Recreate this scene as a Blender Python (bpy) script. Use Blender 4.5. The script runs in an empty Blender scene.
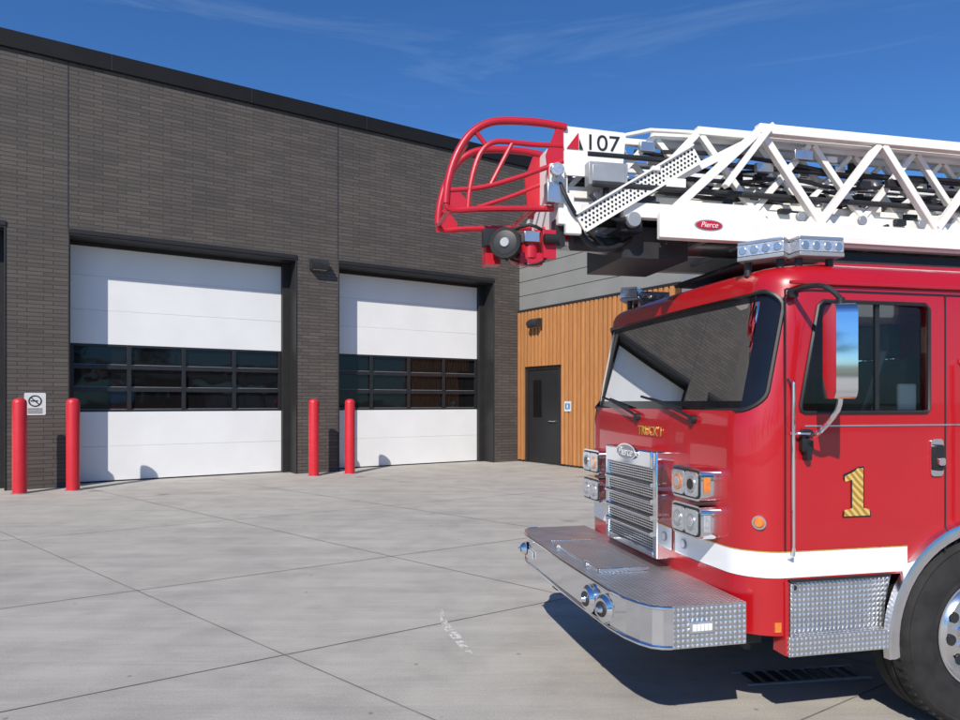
import bpy, bmesh, math, random
from mathutils import Vector, Matrix
random.seed(7)
R=math.radians
scene=bpy.context.scene
scene.view_settings.view_transform='Standard'
try: scene.view_settings.look='None'
except Exception: pass
scene.view_settings.exposure=0

# ------------------------------------------------------------ materials
def newmat(name):
    m=bpy.data.materials.new(name); m.use_nodes=True
    nt=m.node_tree; b=nt.nodes['Principled BSDF']; return m,nt,b
def N(nt,t,**k):
    n=nt.nodes.new(t)
    for a,v in k.items(): setattr(n,a,v)
    return n
def math_(nt,op,a,b=None):
    n=N(nt,'ShaderNodeMath',operation=op)
    for i,x in enumerate((a,b)):
        if x is None: continue
        if isinstance(x,(int,float)): n.inputs[i].default_value=x
        else: nt.links.new(x,n.inputs[i])
    return n.outputs[0]
def mixc(nt,f,a,b,mode='MIX'):
    n=N(nt,'ShaderNodeMix',data_type='RGBA',blend_type=mode)
    if isinstance(f,(int,float)): n.inputs[0].default_value=f
    else: nt.links.new(f,n.inputs[0])
    for i,x in ((6,a),(7,b)):
        if isinstance(x,tuple): n.inputs[i].default_value=(*x,1) if len(x)==3 else x
        else: nt.links.new(x,n.inputs[i])
    return n.outputs[2]
def ramp(nt,f,stops):
    n=N(nt,'ShaderNodeValToRGB'); e=n.color_ramp.elements
    e[0].position=stops[0][0]; e[0].color=(*stops[0][1],1)
    e[1].position=stops[-1][0]; e[1].color=(*stops[-1][1],1)
    for p,c in stops[1:-1]:
        x=e.new(p); x.color=(*c,1)
    nt.links.new(f,n.inputs[0]); return n.outputs[0]
def noise(nt,vec,scale,detail=4,rough=.55,dist=0):
    n=N(nt,'ShaderNodeTexNoise'); n.inputs['Scale'].default_value=scale
    n.inputs['Detail'].default_value=detail; n.inputs['Roughness'].default_value=rough
    n.inputs['Distortion'].default_value=dist
    if vec is not None: nt.links.new(vec,n.inputs['Vector'])
    return n.outputs['Fac']
def coord(nt,scale=(1,1,1),rot=(0,0,0)):
    t=N(nt,'ShaderNodeTexCoord'); m=N(nt,'ShaderNodeMapping')
    m.inputs['Scale'].default_value=scale; m.inputs['Rotation'].default_value=rot
    nt.links.new(t.outputs['Object'],m.inputs['Vector']); return m.outputs[0]
def bump(nt,b,h,strength=.3,dist=.01):
    n=N(nt,'ShaderNodeBump'); n.inputs['Strength'].default_value=strength
    n.inputs['Distance'].default_value=dist
    nt.links.new(h,n.inputs['Height']); nt.links.new(n.outputs[0],b.inputs['Normal'])
def simple(name,col,rough=.5,metal=0,var=.12,vs=6,coat=0,bmp=0,spec=.5):
    m,nt,b=newmat(name)
    v=coord(nt); f=noise(nt,v,vs,5)
    dk=tuple(c*(1-var) for c in col); lt=tuple(min(1,c*(1+var)) for c in col)
    c=ramp(nt,f,[(.3,dk),(.7,lt)])
    nt.links.new(c,b.inputs['Base Color'])
    b.inputs['Metallic'].default_value=metal
    r=math_(nt,'MULTIPLY_ADD',f,.12); 
    r.node.inputs[2].default_value=max(0,rough-.06)
    nt.links.new(r,b.inputs['Roughness'])
    b.inputs['Coat Weight'].default_value=coat; b.inputs['Coat Roughness'].default_value=.03
    b.inputs['Specular IOR Level'].default_value=spec
    if bmp: bump(nt,b,noise(nt,v,vs*12,3),bmp,.004)
    return m

RED=simple('red_paint',(.42,.004,.009),.32,0,.04,2,coat=.8)
REDF=simple('red_frame_paint',(.48,.01,.025),.38,0,.06,5,coat=.2)
BOL=simple('bollard_red',(.54,.016,.028),.45,0,.08,5,bmp=.1)
WHT=simple('ladder_white',(.80,.78,.73),.4,0,.07,3,coat=.1)
WSTR=simple('white_stripe',(.8,.8,.8),.35,0,.02,4,coat=.5)
CHR=simple('chrome',(.82,.83,.85),.07,1,.03,3)
ALU=simple('polished_aluminium',(.72,.73,.75),.22,1,.06,8)
GRYM=simple('grey_metal',(.35,.36,.37),.45,.4,.1,9)
SIL=simple('silver_pipe',(.6,.61,.62),.3,.9,.08,6)
BLK=simple('black_plastic',(.015,.015,.017),.45,0,.2,8)
BLKG=simple('black_gloss',(.008,.008,.01),.08,0,.1,8)
RUB=simple('rubber',(.024,.023,.023),.78,0,.35,9,bmp=.3,spec=.3)
DRK=simple('dark_metal',(.035,.035,.038),.5,.3,.2,10)
GOLD=simple('gold_leaf',(.75,.5,.12),.3,.7,.2,40)
AMB=simple('amber_lens',(.7,.2,.03),.15,0,.2,30,coat=1)
LENS=simple('clear_lens',(.55,.57,.6),.08,.5,.25,60,coat=1)
SEAT=simple('seat_vinyl',(.12,.115,.105),.6,0,.2,10)
PAPER=simple('paper',(.75,.8,.78),.6,0,.05,4)
SIGN=simple('sign_face',(.6,.61,.6),.5,0,.05,4)
FRAME=simple('dark_bronze_metal',(.026,.025,.025),.5,.1,.12,3,spec=.3)
COPE=simple('black_coping',(.010,.010,.011),.6,0,.12,2,spec=.2)

def glassmat(name,tint,base=.05):
    m=bpy.data.materials.new(name); m.use_nodes=True; nt=m.node_tree; nt.nodes.clear()
    o=N(nt,'ShaderNodeOutputMaterial'); t=N(nt,'ShaderNodeBsdfTransparent'); g=N(nt,'ShaderNodeBsdfGlossy')
    t.inputs[0].default_value=(*tint,1); g.inputs['Roughness'].default_value=.015
    f=N(nt,'ShaderNodeFresnel'); f.inputs[0].default_value=1.5
    mx=N(nt,'ShaderNodeMixShader')
    ff=math_(nt,'ADD',f.outputs[0],base)
    nt.links.new(ff,mx.inputs[0]); nt.links.new(t.outputs[0],mx.inputs[1]); nt.links.new(g.outputs[0],mx.inputs[2])
    nt.links.new(mx.outputs[0],o.inputs[0]); return m
GLASS=glassmat('windshield_glass',(.84,.88,.84),.0)
GLASS2=glassmat('side_glass',(.75,.79,.76),.0)

def worn():
    m,nt,b=newmat('worn_white_paint')
    b.inputs['Base Color'].default_value=(.66,.65,.61,1); b.inputs['Roughness'].default_value=.8
    t=N(nt,'ShaderNodeBsdfTransparent'); mx=N(nt,'ShaderNodeMixShader'); o=nt.nodes['Material Output']
    v=coord(nt); f=noise(nt,v,16,6,.7); r=ramp(nt,f,[(.44,(.95,.95,.95)),(.58,(.08,.08,.08))])
    nt.links.new(r,mx.inputs[0]); nt.links.new(t.outputs[0],mx.inputs[1]); nt.links.new(b.outputs[0],mx.inputs[2]); nt.links.new(mx.outputs[0],o.inputs[0]); return m
PMARK=worn()

def doorglass():
    m,nt,b=newmat('door_window_glass')
    b.inputs['Base Color'].default_value=(.006,.0065,.007,1)
    b.inputs['Roughness'].default_value=.04; b.inputs['Specular IOR Level'].default_value=.4
    v=coord(nt); bump(nt,b,noise(nt,v,1.3,2),.10,.05)
    return m
DGL=doorglass()

def brickmat():
    m,nt,b=newmat('grey_brick')
    t=N(nt,'ShaderNodeTexCoord'); s=N(nt,'ShaderNodeSeparateXYZ'); nt.links.new(t.outputs['Object'],s.inputs[0])
    c=N(nt,'ShaderNodeCombineXYZ')
    u=math_(nt,'ADD',s.outputs[0],s.outputs[1]); nt.links.new(u,c.inputs[0]); nt.links.new(s.outputs[2],c.inputs[1])
    br=N(nt,'ShaderNodeTexBrick'); nt.links.new(c.outputs[0],br.inputs['Vector'])
    br.inputs['Color1'].default_value=(.070,.060,.053,1); br.inputs['Color2'].default_value=(.100,.084,.073,1)
    br.inputs['Mortar'].default_value=(.034,.031,.029,1)
    br.inputs['Scale'].default_value=1; br.inputs['Brick Width'].default_value=.46; br.inputs['Row Height'].default_value=.085
    br.inputs['Mortar Size'].default_value=.008; br.inputs['Mortar Smooth'].default_value=.2; br.inputs['Bias'].default_value=-.1
    br.offset=.37; br.offset_frequency=2
    n1=noise(nt,t.outputs['Object'],.5,6); n2=noise(nt,t.outputs['Object'],40,3)
    k=ramp(nt,n1,[(.3,(.86,.86,.87)),(.7,(1.14,1.12,1.10))])
    col=mixc(nt,1.0,br.outputs['Color'],k,'MULTIPLY')
    k2=ramp(nt,n2,[(.3,(.85,.85,.85)),(.7,(1.16,1.16,1.16))])
    col=mixc(nt,1.0,col,k2,'MULTIPLY')
    nt.links.new(col,b.inputs['Base Color']); b.inputs['Roughness'].default_value=.8
    h=math_(nt,'SUBTRACT',math_(nt,'MULTIPLY',n2,.3),br.outputs['Fac'])
    bump(nt,b,h,.7,.008)
    return m
BRICK=brickmat()

def concrete():
    m,nt,b=newmat('concrete')
    v=coord(nt)
    big=noise(nt,v,.22,6,.6,.5); med=noise(nt,v,1.7,7,.65,.3); fine=noise(nt,v,90,3,.6)
    rot=coord(nt,(.25,2.6,1),(0,0,R(-33)))
    streak=noise(nt,rot,1.6,6,.6,.4)
    rot2=coord(nt,(.5,9,1),(0,0,R(-40)))
    brm=noise(nt,rot2,4,5,.7,.2)
    c=ramp(nt,big,[(.3,(.375,.352,.315)),(.5,(.425,.40,.36)),(.72,(.47,.445,.402))])
    c=mixc(nt,1,c,ramp(nt,med,[(.28,(.82,.82,.83)),(.55,(1.0,1.0,1.0)),(.75,(1.07,1.07,1.06))]),'MULTIPLY')
    c=mixc(nt,1,c,ramp(nt,streak,[(.3,(.88,.88,.89)),(.6,(1.05,1.05,1.04))]),'MULTIPLY')
    c=mixc(nt,1,c,ramp(nt,brm,[(.3,(.93,.93,.93)),(.7,(1.05,1.05,1.05))]),'MULTIPLY')
    c=mixc(nt,1,c,ramp(nt,fine,[(.3,(.84,.84,.84)),(.7,(1.14,1.14,1.14))]),'MULTIPLY')
    vo=N(nt,'ShaderNodeTexVoronoi'); vo.inputs['Scale'].default_value=.55; nt.links.new(v,vo.inputs['Vector'])
    d=math_(nt,'ADD',vo.outputs['Distance'],math_(nt,'MULTIPLY',noise(nt,v,6,4),.16))
    c=mixc(nt,1,c,ramp(nt,d,[(.10,(.6,.58,.56)),(.18,(1,1,1))]),'MULTIPLY')
    vo2=N(nt,'ShaderNodeTexVoronoi'); vo2.inputs['Scale'].default_value=3.1; nt.links.new(v,vo2.inputs['Vector'])
    c=mixc(nt,1,c,ramp(nt,vo2.outputs['Distance'],[(.035,(.6,.58,.56)),(.06,(1,1,1))]),'MULTIPLY')
    nt.links.new(c,b.inputs['Base Color']); b.inputs['Roughness'].default_value=.82
    bump(nt,b,math_(nt,'ADD',fine,math_(nt,'MULTIPLY',med,.7)),.35,.004)
    return m
CONC=concrete()
JNT=simple('joint_sealant',(.17,.16,.148),.9,0,.4,3)

def diamond():
    m,nt,b=newmat('diamond_plate')
    t=N(nt,'ShaderNodeTexCoord'); s=N(nt,'ShaderNodeSeparateXYZ'); nt.links.new(t.outputs['Object'],s.inputs[0])
    q=math_(nt,'ADD',s.outputs[1],s.outputs[2]); k=math.pi/.026
    p=math_(nt,'MULTIPLY',s.outputs[0],k); q=math_(nt,'MULTIPLY',q,k)
    a=math_(nt,'ADD',p,q); c=math_(nt,'SUBTRACT',p,q)
    f=math_(nt,'MULTIPLY',math_(nt,'SINE',p),math_(nt,'SINE',q))
    g1=math_(nt,'MULTIPLY',math_(nt,'MAXIMUM',f,0.0),math_(nt,'ABSOLUTE',math_(nt,'COSINE',math_(nt,'MULTIPLY',c,.5))))
    g2=math_(nt,'MULTIPLY',math_(nt,'MAXIMUM',math_(nt,'MULTIPLY',f,-1.0),0.0),math_(nt,'ABSOLUTE',math_(nt,'COSINE',math_(nt,'MULTIPLY',a,.5))))
    h=math_(nt,'POWER',math_(nt,'ADD',g1,g2),1.3)
    n=noise(nt,t.outputs['Object'],7,5)
    col=mixc(nt,1,ramp(nt,h,[(.05,(.55,.55,.55)),(.6,(.88,.89,.90))]),ramp(nt,n,[(.3,(.78,.77,.76)),(.7,(1,1,1))]),'MULTIPLY')
    nt.links.new(col,b.inputs['Base Color']); b.inputs['Metallic'].default_value=.85; b.inputs['Roughness'].default_value=.32
    bump(nt,b,h,1.0,.005); return m
DIA=diamond()

def woodmat():
    m,nt,b=newmat('cedar_slats')
    t=N(nt,'ShaderNodeTexCoord'); s=N(nt,'ShaderNodeSeparateXYZ'); nt.links.new(t.outputs['Object'],s.inputs[0])
    cell=math_(nt,'FLOOR',math_(nt,'DIVIDE',math_(nt,'ADD',s.outputs[1],.02),.17))
    w=N(nt,'ShaderNodeTexWhiteNoise',noise_dimensions='1D'); nt.links.new(cell,w.inputs['W'])
    mp=N(nt,'ShaderNodeMapping'); mp.inputs['Scale'].default_value=(8,8,.7); nt.links.new(t.outputs['Object'],mp.inputs[0])
    n=noise(nt,mp.outputs[0],3,6,.6,.6)
    c=ramp(nt,n,[(.3,(.42,.17,.055)),(.7,(.54,.245,.085))])
    c=mixc(nt,1,c,ramp(nt,w.outputs['Value'],[(0,(.88,.88,.88)),(1,(1.08,1.07,1.04))]),'MULTIPLY')
    nt.links.new(c,b.inputs['Base Color']); b.inputs['Roughness'].default_value=.6; bump(nt,b,n,.2,.003)
    return m
WOOD=woodmat()
WBACK=simple('slat_backing',(.07,.03,.014),.8,0,.2,4)
MPAN=simple('grey_wall_panel',(.26,.26,.25),.5,.1,.05,1.5)
DWH=simple('white_door_panel',(.75,.75,.735),.5,0,.035,1.2,bmp=.08)
BARK=simple('bark',(.09,.07,.05),.9,0,.3,6,bmp=.5)
LEAF=simple('leaves',(.06,.085,.025),.7,0,.5,.6)
GRASS=simple('far_grass',(.09,.11,.045),.9,0,.3,.2)

# ------------------------------------------------------------ mesh builder
class MB:
    def __init__(s): s.v=[];s.f=[];s.mi=[];s.mats=[]
    def m(s,mat):
        if mat not in s.mats: s.mats.append(mat)
        return s.mats.index(mat)
    def add(s,vs,fs,mat):
        o=len(s.v); s.v+= [tuple(p) for p in vs]; i=s.m(mat)
        for f in fs: s.f.append([o+k for k in f]); s.mi.append(i)
    def box(s,x0,x1,y0,y1,z0,z1,mat):
        s.add([(x0,y0,z0),(x1,y0,z0),(x1,y1,z0),(x0,y1,z0),(x0,y0,z1),(x1,y0,z1),(x1,y1,z1),(x0,y1,z1)],
              [(0,3,2,1),(4,5,6,7),(0,1,5,4),(1,2,6,5),(2,3,7,6),(3,0,4,7)],mat)
    def prism(s,pts,axis,lo,hi,mat,capmat=None):
        def P(p,h):
            if axis=='z': return (p[0],p[1],h)
            if axis=='y': return (p[0],h,p[1])
            return (h,p[0],p[1])
        n=len(pts); vs=[P(p,lo) for p in pts]+[P(p,hi) for p in pts]
        s.add(vs,[(i,(i+1)%n,n+(i+1)%n,n+i) for i in range(n)],mat)
        s.add(vs,[list(range(n)),list(range(2*n-1,n-1,-1))],capmat or mat)
    def frame(s,d):
        d=Vector(d).normalized(); up=Vector((0,0,1)) if abs(d.z)<.95 else Vector((1,0,0))
        x=d.cross(up).normalized(); y=x.cross(d).normalized(); return x,y
    def cyl(s,p0,p1,r0,mat,r1=None,seg=16,cap=True):
        p0=Vector(p0);p1=Vector(p1); r1=r0 if r1 is None else r1
        x,y=s.frame(p1-p0); vs=[]
        for p,r in((p0,r0),(p1,r1)):
            for i in range(seg):
                a=2*math.pi*i/seg; vs.append(p+x*math.cos(a)*r+y*math.sin(a)*r)
        fs=[(i,(i+1)%seg,seg+(i+1)%seg,seg+i) for i in range(seg)]
        if cap: fs+=[list(range(seg)),list(range(2*seg-1,seg-1,-1))]
        s.add(vs,fs,mat)
    def beam(s,p0,p1,w,h,mat):
        p0=Vector(p0);p1=Vector(p1); x,y=s.frame(p1-p0); vs=[]
        for p in(p0,p1):
            for a,b in((-1,-1),(1,-1),(1,1),(-1,1)): vs.append(p+x*a*w/2+y*b*h/2)
        s.add(vs,[(0,1,5,4),(1,2,6,5),(2,3,7,6),(3,0,4,7),(0,3,2,1),(4,5,6,7)],mat)
    def tube(s,path,r,mat,seg=10,smooth=3,closed=False):
        P=[Vector(p) for p in path]
        if smooth and len(P)>2:
            out=[];n=len(P)
            rng=range(n) if closed else range(n-1)
            for i in rng:
                p0=P[(i-1)%n] if (closed or i>0) else P[i]; p1=P[i]; p2=P[(i+1)%n]
                p3=P[(i+2)%n] if (closed or i+2<n) else P[(i+1)%n]
                for k in range(smooth):
                    t=k/smooth
                    out.append(.5*((2*p1)+(-p0+p2)*t+(2*p0-5*p1+4*p2-p3)*t*t+(-p0+3*p1-3*p2+p3)*t**3))
            if not closed: out.append(P[-1])
            P=out
        n=len(P); vs=[]; ux=None
        for i,p in enumerate(P):
            if closed: d=P[(i+1)%n]-P[i-1]
            else: d=P[min(i+1,n-1)]-P[max(i-1,0)]
            d.normalize()
            if ux is None: ux,uy=s.frame(d)
            else:
                ux=(ux-d*ux.dot(d)).normalized(); uy=ux.cross(d)
            for k in range(seg):
                a=2*math.pi*k/seg; vs.append(p+ux*math.cos(a)*r+uy*math.sin(a)*r)
        fs=[]
        for i in range(n if closed else n-1):
            j=(i+1)%n
            for k in range(seg): fs.append((i*seg+k,i*seg+(k+1)%seg,j*seg+(k+1)%seg,j*seg+k))
        if not closed: fs+=[list(range(seg)),list(range(n*seg-1,(n-1)*seg-1,-1))]
        s.add(vs,fs,mat)
    def lathe_y(s,c,prof,mat,seg=56,sgn=1):
        vs=[];fs=[]
        for o,r in prof:
            for i in range(seg):
                a=2*math.pi*i/seg; vs.append((c[0]+r*math.cos(a),c[1]+o*sgn,c[2]+r*math.sin(a)))
        for j in range(len(prof)-1):
            for i in range(seg): fs.append((j*seg+i,j*seg+(i+1)%seg,(j+1)*seg+(i+1)%seg,(j+1)*seg+i))
        s.add(vs,fs,mat)
    def build(s,name,parent=None,bevel=0,smooth=True,ang=35,recalc=True,segs=2):
        me=bpy.data.meshes.new(name); me.from_pydata(s.v,[],s.f)
        for m in s.mats: me.materials.append(m)
        me.polygons.foreach_set('material_index',s.mi)
        if recalc:
            bm=bmesh.new(); bm.from_mesh(me); bmesh.ops.recalc_face_normals(bm,faces=bm.faces); bm.to_mesh(me); bm.free()
        if smooth:
            me.polygons.foreach_set('use_smooth',[True]*len(me.polygons)); me.set_sharp_from_angle(angle=R(ang))
        me.update()
        o=bpy.data.objects.new(name,me); scene.collection.objects.link(o)
        if parent: o.parent=parent
        if bevel:
            b=o.modifiers.new('bevel','BEVEL'); b.width=bevel; b.segments=segs; b.limit_method='ANGLE'; b.angle_limit=R(40)
        return o
def empty(name,loc,rz):
    e=bpy.data.objects.new(name,None); scene.collection.objects.link(e); e.location=loc; e.rotation_euler=(0,0,rz); return e
def text(name,body,size,loc,rot,mat,parent,ext=.002,align='CENTER',shear=0,xs=1):
    c=bpy.data.curves.new(name,'FONT'); c.body=body; c.size=size; c.extrude=ext; c.align_x=align; c.align_y='CENTER'; c.shear=shear
    c.materials.append(mat); o=bpy.data.objects.new(name,c); scene.collection.objects.link(o)
    o.location=loc; o.rotation_euler=rot; o.parent=parent; o.scale=(xs,1,1); return o
def rrect(x0,x1,y0,y1,r,n=5):
    pts=[]
    for cx,cy,a0 in((x1-r,y1-r,0),(x0+r,y1-r,90),(x0+r,y0+r,180),(x1-r,y0+r,270)):
        for i in range(n+1):
            a=R(a0+90*i/n); pts.append((cx+r*math.cos(a),cy+r*math.sin(a)))
    return pts

# ------------------------------------------------------------ ground
g=MB(); g.add([(-700,-700,-.02),(700,-700,-.02),(700,700,-.02),(-700,700,-.02)],[(0,1,2,3)],GRASS); g.build('ground',smooth=False)
g=MB(); g.add([(-60,-30,0),(60,-30,0),(60,60,0),(-60,60,0)],[(0,1,2,3)],CONC); g.build('concrete_apron',smooth=False)
Pd=Vector((.834,.551)); Nd=Vector((-.551,.834)); Qd=Vector((-.743,.669)); Md=Vector((.669,.743))
g=MB()
def strip(g,p,d,t0,t1,w,z,mat):
    q=Vector((-d.y,d.x))*w/2
    n=max(1,int((t1-t0)/1.5)); 
    for i in range(n):
        a=p+d*(t0+(t1-t0)*i/n); b=p+d*(t0+(t1-t0)*(i+1)/n)
        g.add([(*(a-q),z),(*(b-q),z),(*(b+q),z),(*(a+q),z)],[(0,1,2,3)],mat)
for k in(-.5,2.3,4.92,7.38,11.0,14.6): strip(g,Nd*k,Pd,-26,26,.010,.004,JNT)
for k in(-5,-2.4,.17,2.77,5.37,7.97,10.6,13.2,15.8):
    p=Md*k; t1=(17.0-p.dot(Nd))/Qd.dot(Nd); strip(g,p,Qd,-25,t1,.010,.0035,JNT)
g.build('pavement_joint',smooth=False)
g=MB()
pts=[(-.33,6.05),(-.30,5.75),(-.25,5.55),(-.19,5.38),(-.12,5.15),(-.055,4.95)]
ws=[.02,.05,.075,.085,.07,.02]
for i in range(5):
    a=Vector(pts[i]);b=Vector(pts[i+1])
    g.add([(a.x-ws[i]/2,a.y,.005),(b.x-ws[i+1]/2,b.y,.005),(b.x+ws[i+1]/2,b.y,.005),(a.x+ws[i]/2,a.y,.005)],[(0,1,2,3)],PMARK)
g.build('painted_mark',smooth=False)
g=MB()
for k in range(9): g.box(-.36+k*.09,-.31+k*.09,-.09,.09,.002,.010,DRK)
g.box(-.42,.44,-.11,-.09,.002,.012,GRYM); g.box(-.42,.44,.09,.11,.002,.012,GRYM)
o=g.build('drain_grate',smooth=False); o.location=(2.1,4.6,0); o.rotation_euler=(0,0,R(8))

# ------------------------------------------------------------ fire station
st=empty('fire_station',(-9.71,14.16,0),math.atan2(.551,.834))
HO=5.38; HW=9.0; rec=.6
w=MB()
piers=[(-14,-4.84),(.10,1.19),(6.14,7.23),(12.14,16.5)]
for a,b in piers: w.box(a,b,0,rec,0,HW,BRICK)
for a,b in((-4.84,.10),(1.19,6.14),(7.23,12.14)): w.box(a,b,0,rec,HO,HW,BRICK)
w.box(-14,16.5,12,12.3,0,HW,BRICK); w.box(-14,-13.7,rec,12,0,HW,BRICK); w.box(16.2,16.5,rec,12,0,HW,BRICK)
w.build('brick_walls',st,smooth=False)
w=MB(); w.box(-13.7,16.2,rec,12,HW-.5,HW-.3,MPAN)
w.box(-14.07,16.57,-.07,.62,HW,HW+.36,COPE); w.box(-14.07,16.57,11.9,12.37,HW,HW+.36,COPE)
w.box(-14.07,-13.6,.62,11.9,HW,HW+.36,COPE); w.box(16.1,16.57,.62,11.9,HW,HW+.36,COPE)
w.build('roof_coping',st,bevel=.01)
w=MB()
for x in(1.19,7.23,-4.84): w.box(x-.012,x+.012,-.003,.05,HO+.1,HW,DRK)
for k in range(11): x=-13+k*3.0; w.box(x,x+.012,-.073,-.069,HW+.005,HW+.355,DRK)
w.build('control_joints',st,smooth=False)
def bay(x0,x1,idx):
    f=MB()
    f.box(x0,x0+.03,-.015,rec+.1,0,HO,FRAME); f.box(x1-.03,x1,-.015,rec+.1,0,HO,FRAME)
    f.box(x0+.03,x1-.03,-.015,rec+.1,HO-.04,HO,FRAME)
    f.box(x0,x1,-.03,.0,HO,HO+.10,FRAME)
    f.box(x1-.2,x1-.03,rec-.1,rec+.02,0,HO-.04,FRAME)
    f.box(x0+.03,x0+.07,rec-.04,rec+.02,0,HO-.04,FRAME)
    f.box(x0+.07,x1-.2,rec-.02,rec+.02,HO-.12,HO-.04,FRAME)
    f.build('bay_frame_%d'%idx,st,bevel=.004)
    d=MB(); a=x0+.07; b=x1-.2; y=rec+.03
    secs=[(0.03,.80),(.80,1.58),(3.10,3.86),(3.86,4.62),(4.62,HO-.1)]
    for z0,z1 in secs: d.box(a,b,y,y+.05,z0+.0015,z1-.0015,DWH)
    d.box(a,b,y+.01,y+.05,0,.03,BLK)
    bz0,bz1=1.58,3.10
    d.box(a,b,y+.06,y+.07,bz0,bz1,DGL)
    n=4;W=(b-a)/n
    for i in range(n+1):
        c=a+W*i; h=.045 if i not in(0,n) else .07
        xa=max(a,c-h);xb=min(b,c+h)
        d.box(xa,xb,y-.005,y+.06,bz0,bz1,BLK)
    rows=3;H=(bz1-bz0)/rows
    for j in range(rows+1):
        zc=bz0+H*j; za=max(bz0,zc-.05); zb=min(bz1,zc+.05)
        for i in range(n):
            xa=a+W*i+(.045 if i else .07); xb=a+W*(i+1)-(.045 if i<n-1 else .07)
            d.box(xa,xb,y-.003,y+.058,za,zb,BLK)
            if j<rows: d.box(xa,xb,y+.045,y+.058,zb,zb+.012,GRYM)
    d.build('bay_door_%d'%idx,st,bevel=.003)
bay(-4.84,.10,1); bay(1.19,6.14,2); bay(7.23,12.14,3)

WL=6.2; wx=13.06
w=MB()
w.box(wx+.1,20,-WL,-.0,0,6.3,MPAN)
w.box(wx-.04,wx+.1,-WL,-.003,4.5,4.58,FRAME)
z=4.58
while z<6.25:
    w.box(wx+.02,wx+.1,-WL,-.003,z+.006,min(z+.42,6.3),MPAN); z+=.43
w.box(wx-.03,20.05,-WL-.05,-.003,6.3,6.42,GRYM)
w.build('wing_walls',st,bevel=.004)
w=MB(); w.box(wx+.02,wx+.1,-WL,-1.95,0.05,4.5,WBACK); w.box(wx+.02,wx+.1,-1.95,-.003,2.85,4.5,WBACK); w.box(wx+.02,wx+.1,-.3,-.003,.0,2.85,WBACK)
y=-.02
while y>-WL+.12:
    y1=y-.105
    if y1<-.30 and y>-1.95: z0=2.85
    else: z0=.06
    w.box(wx-.06,wx+.02,y1,y,z0,4.5,WOOD); y-=.17
w.build('wood_slat_cladding',st,bevel=.006)
w=MB()
w.box(wx+.02,wx+.09,-1.95,-1.85,0,2.85,FRAME); w.box(wx+.02,wx+.09,-.40,-.30,0,2.85,FRAME); w.box(wx+.02,wx+.09,-1.85,-.40,2.75,2.85,FRAME)
w.box(wx+.05,wx+.1,-1.85,-.40,.02,2.75,BLK)
w.box(wx+.045,wx+.05,-1.05,-.65,1.35,2.45,DGL)
w.cyl((wx,-1.7,1.25),(wx,-1.45,1.25),.02,CHR)
w.cyl((wx,-1.7,1.25),(wx+.06,-1.7,1.25),.02,CHR)
w.build('entry_door',st,bevel=.004)

def wallpt(t,off):
    c=math.atan2(.551,.834)
    return Vector((-9.71+t*math.cos(c)-off*math.sin(c),14.16+t*math.sin(c)+off*math.cos(c),0))
ANG=math.atan2(.551,.834)
def bollard():
    b=MB(); prof=[(0,.125),(1.78,.125),(1.83,.115),(1.86,.085),(1.875,.04),(1.88,.002)]
    seg=32; vs=[];fs=[]
    for z,r in prof:
        for i in range(seg):
            a=2*math.pi*i/seg; vs.append((r*math.cos(a),r*math.sin(a),z))
    for j in range(len(prof)-1):
        for i in range(seg): fs.append((j*seg+i,j*seg+(i+1)%seg,(j+1)*seg+(i+1)%seg,(j+1)*seg+i))
    b.add(vs,fs,BOL)
    b.cyl((0,0,.001),(0,0,.012),.16,GRYM,seg=32)
    return b.build('bollard')
for t in(.33,1.24,6.32,7.26):
    o=bollard(); o.location=wallpt(t,-.7)
def nosmoke(loc,rz):
    e=MB(); e.prism(rrect(-.19,.19,-.23,.23,.03),'y',-.012,0,SIGN)
    for k in range(28):
        a=2*math.pi*k/28;a2=2*math.pi*(k+1)/28
        e.add([(.12*math.cos(a),-.016,.06+.12*math.sin(a)),(.12*math.cos(a2),-.016,.06+.12*math.sin(a2)),(.095*math.cos(a2),-.016,.06+.095*math.sin(a2)),(.095*math.cos(a),-.016,.06+.095*math.sin(a))],[(0,1,2,3)],BLK)
    e.beam((-.08,-.0175,.14),(.08,-.0175,-.02),.003,.02,BLK)
    e.box(-.08,.05,-.0165,-.0125,.05,.075,BLK)
    for z in(-.11,-.15,-.19): e.box(-.13,.13,-.015,-.0125,z,z+.018,BLK)
    o=e.build('no_smoking_sign',smooth=False); o.location=loc; o.rotation_euler=(0,0,rz); return o
p=wallpt(.60,0); nosmoke((p.x,p.y,1.76),ANG)
e=MB(); e.prism(rrect(-.14,.14,-.14,.14,.02),'y',-.012,0,SIGN); e.box(-.1,.1,-.016,-.0125,-.08,.08,simple('sign_blue',(.08,.2,.4),.5)); e.box(-.02,.02,-.019,-.0165,-.05,.05,PAPER)
o=e.build('accessibility_sign',smooth=False); p=wallpt(wx-.062,-2.35); o.location=(p.x,p.y,1.68); o.rotation_euler=(0,0,ANG-R(90))
def wlight(loc,rz,s=1):
    e=MB(); e.prism([(0,-.13),(0,.13),(-.14,.13),(-.26,.04),(-.26,-.04),(-.2,-.13)],'x',-.22,.22,DRK)
    e.prism([(-.02,-.14),(-.18,-.14),(-.18,-.13),(-.02,-.13)],'x',-.18,.18,LENS)
    o=e.build('wall_lamp',bevel=.01); o.location=loc; o.rotation_euler=(0,0,rz); o.scale=(s,s,s); return o
p=wallpt(6.68,0); wlight((p.x,p.y,5.28),ANG)
p=wallpt(wx-.06,-1.0); wlight((p.x,p.y,4.1),ANG-R(90))

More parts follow.
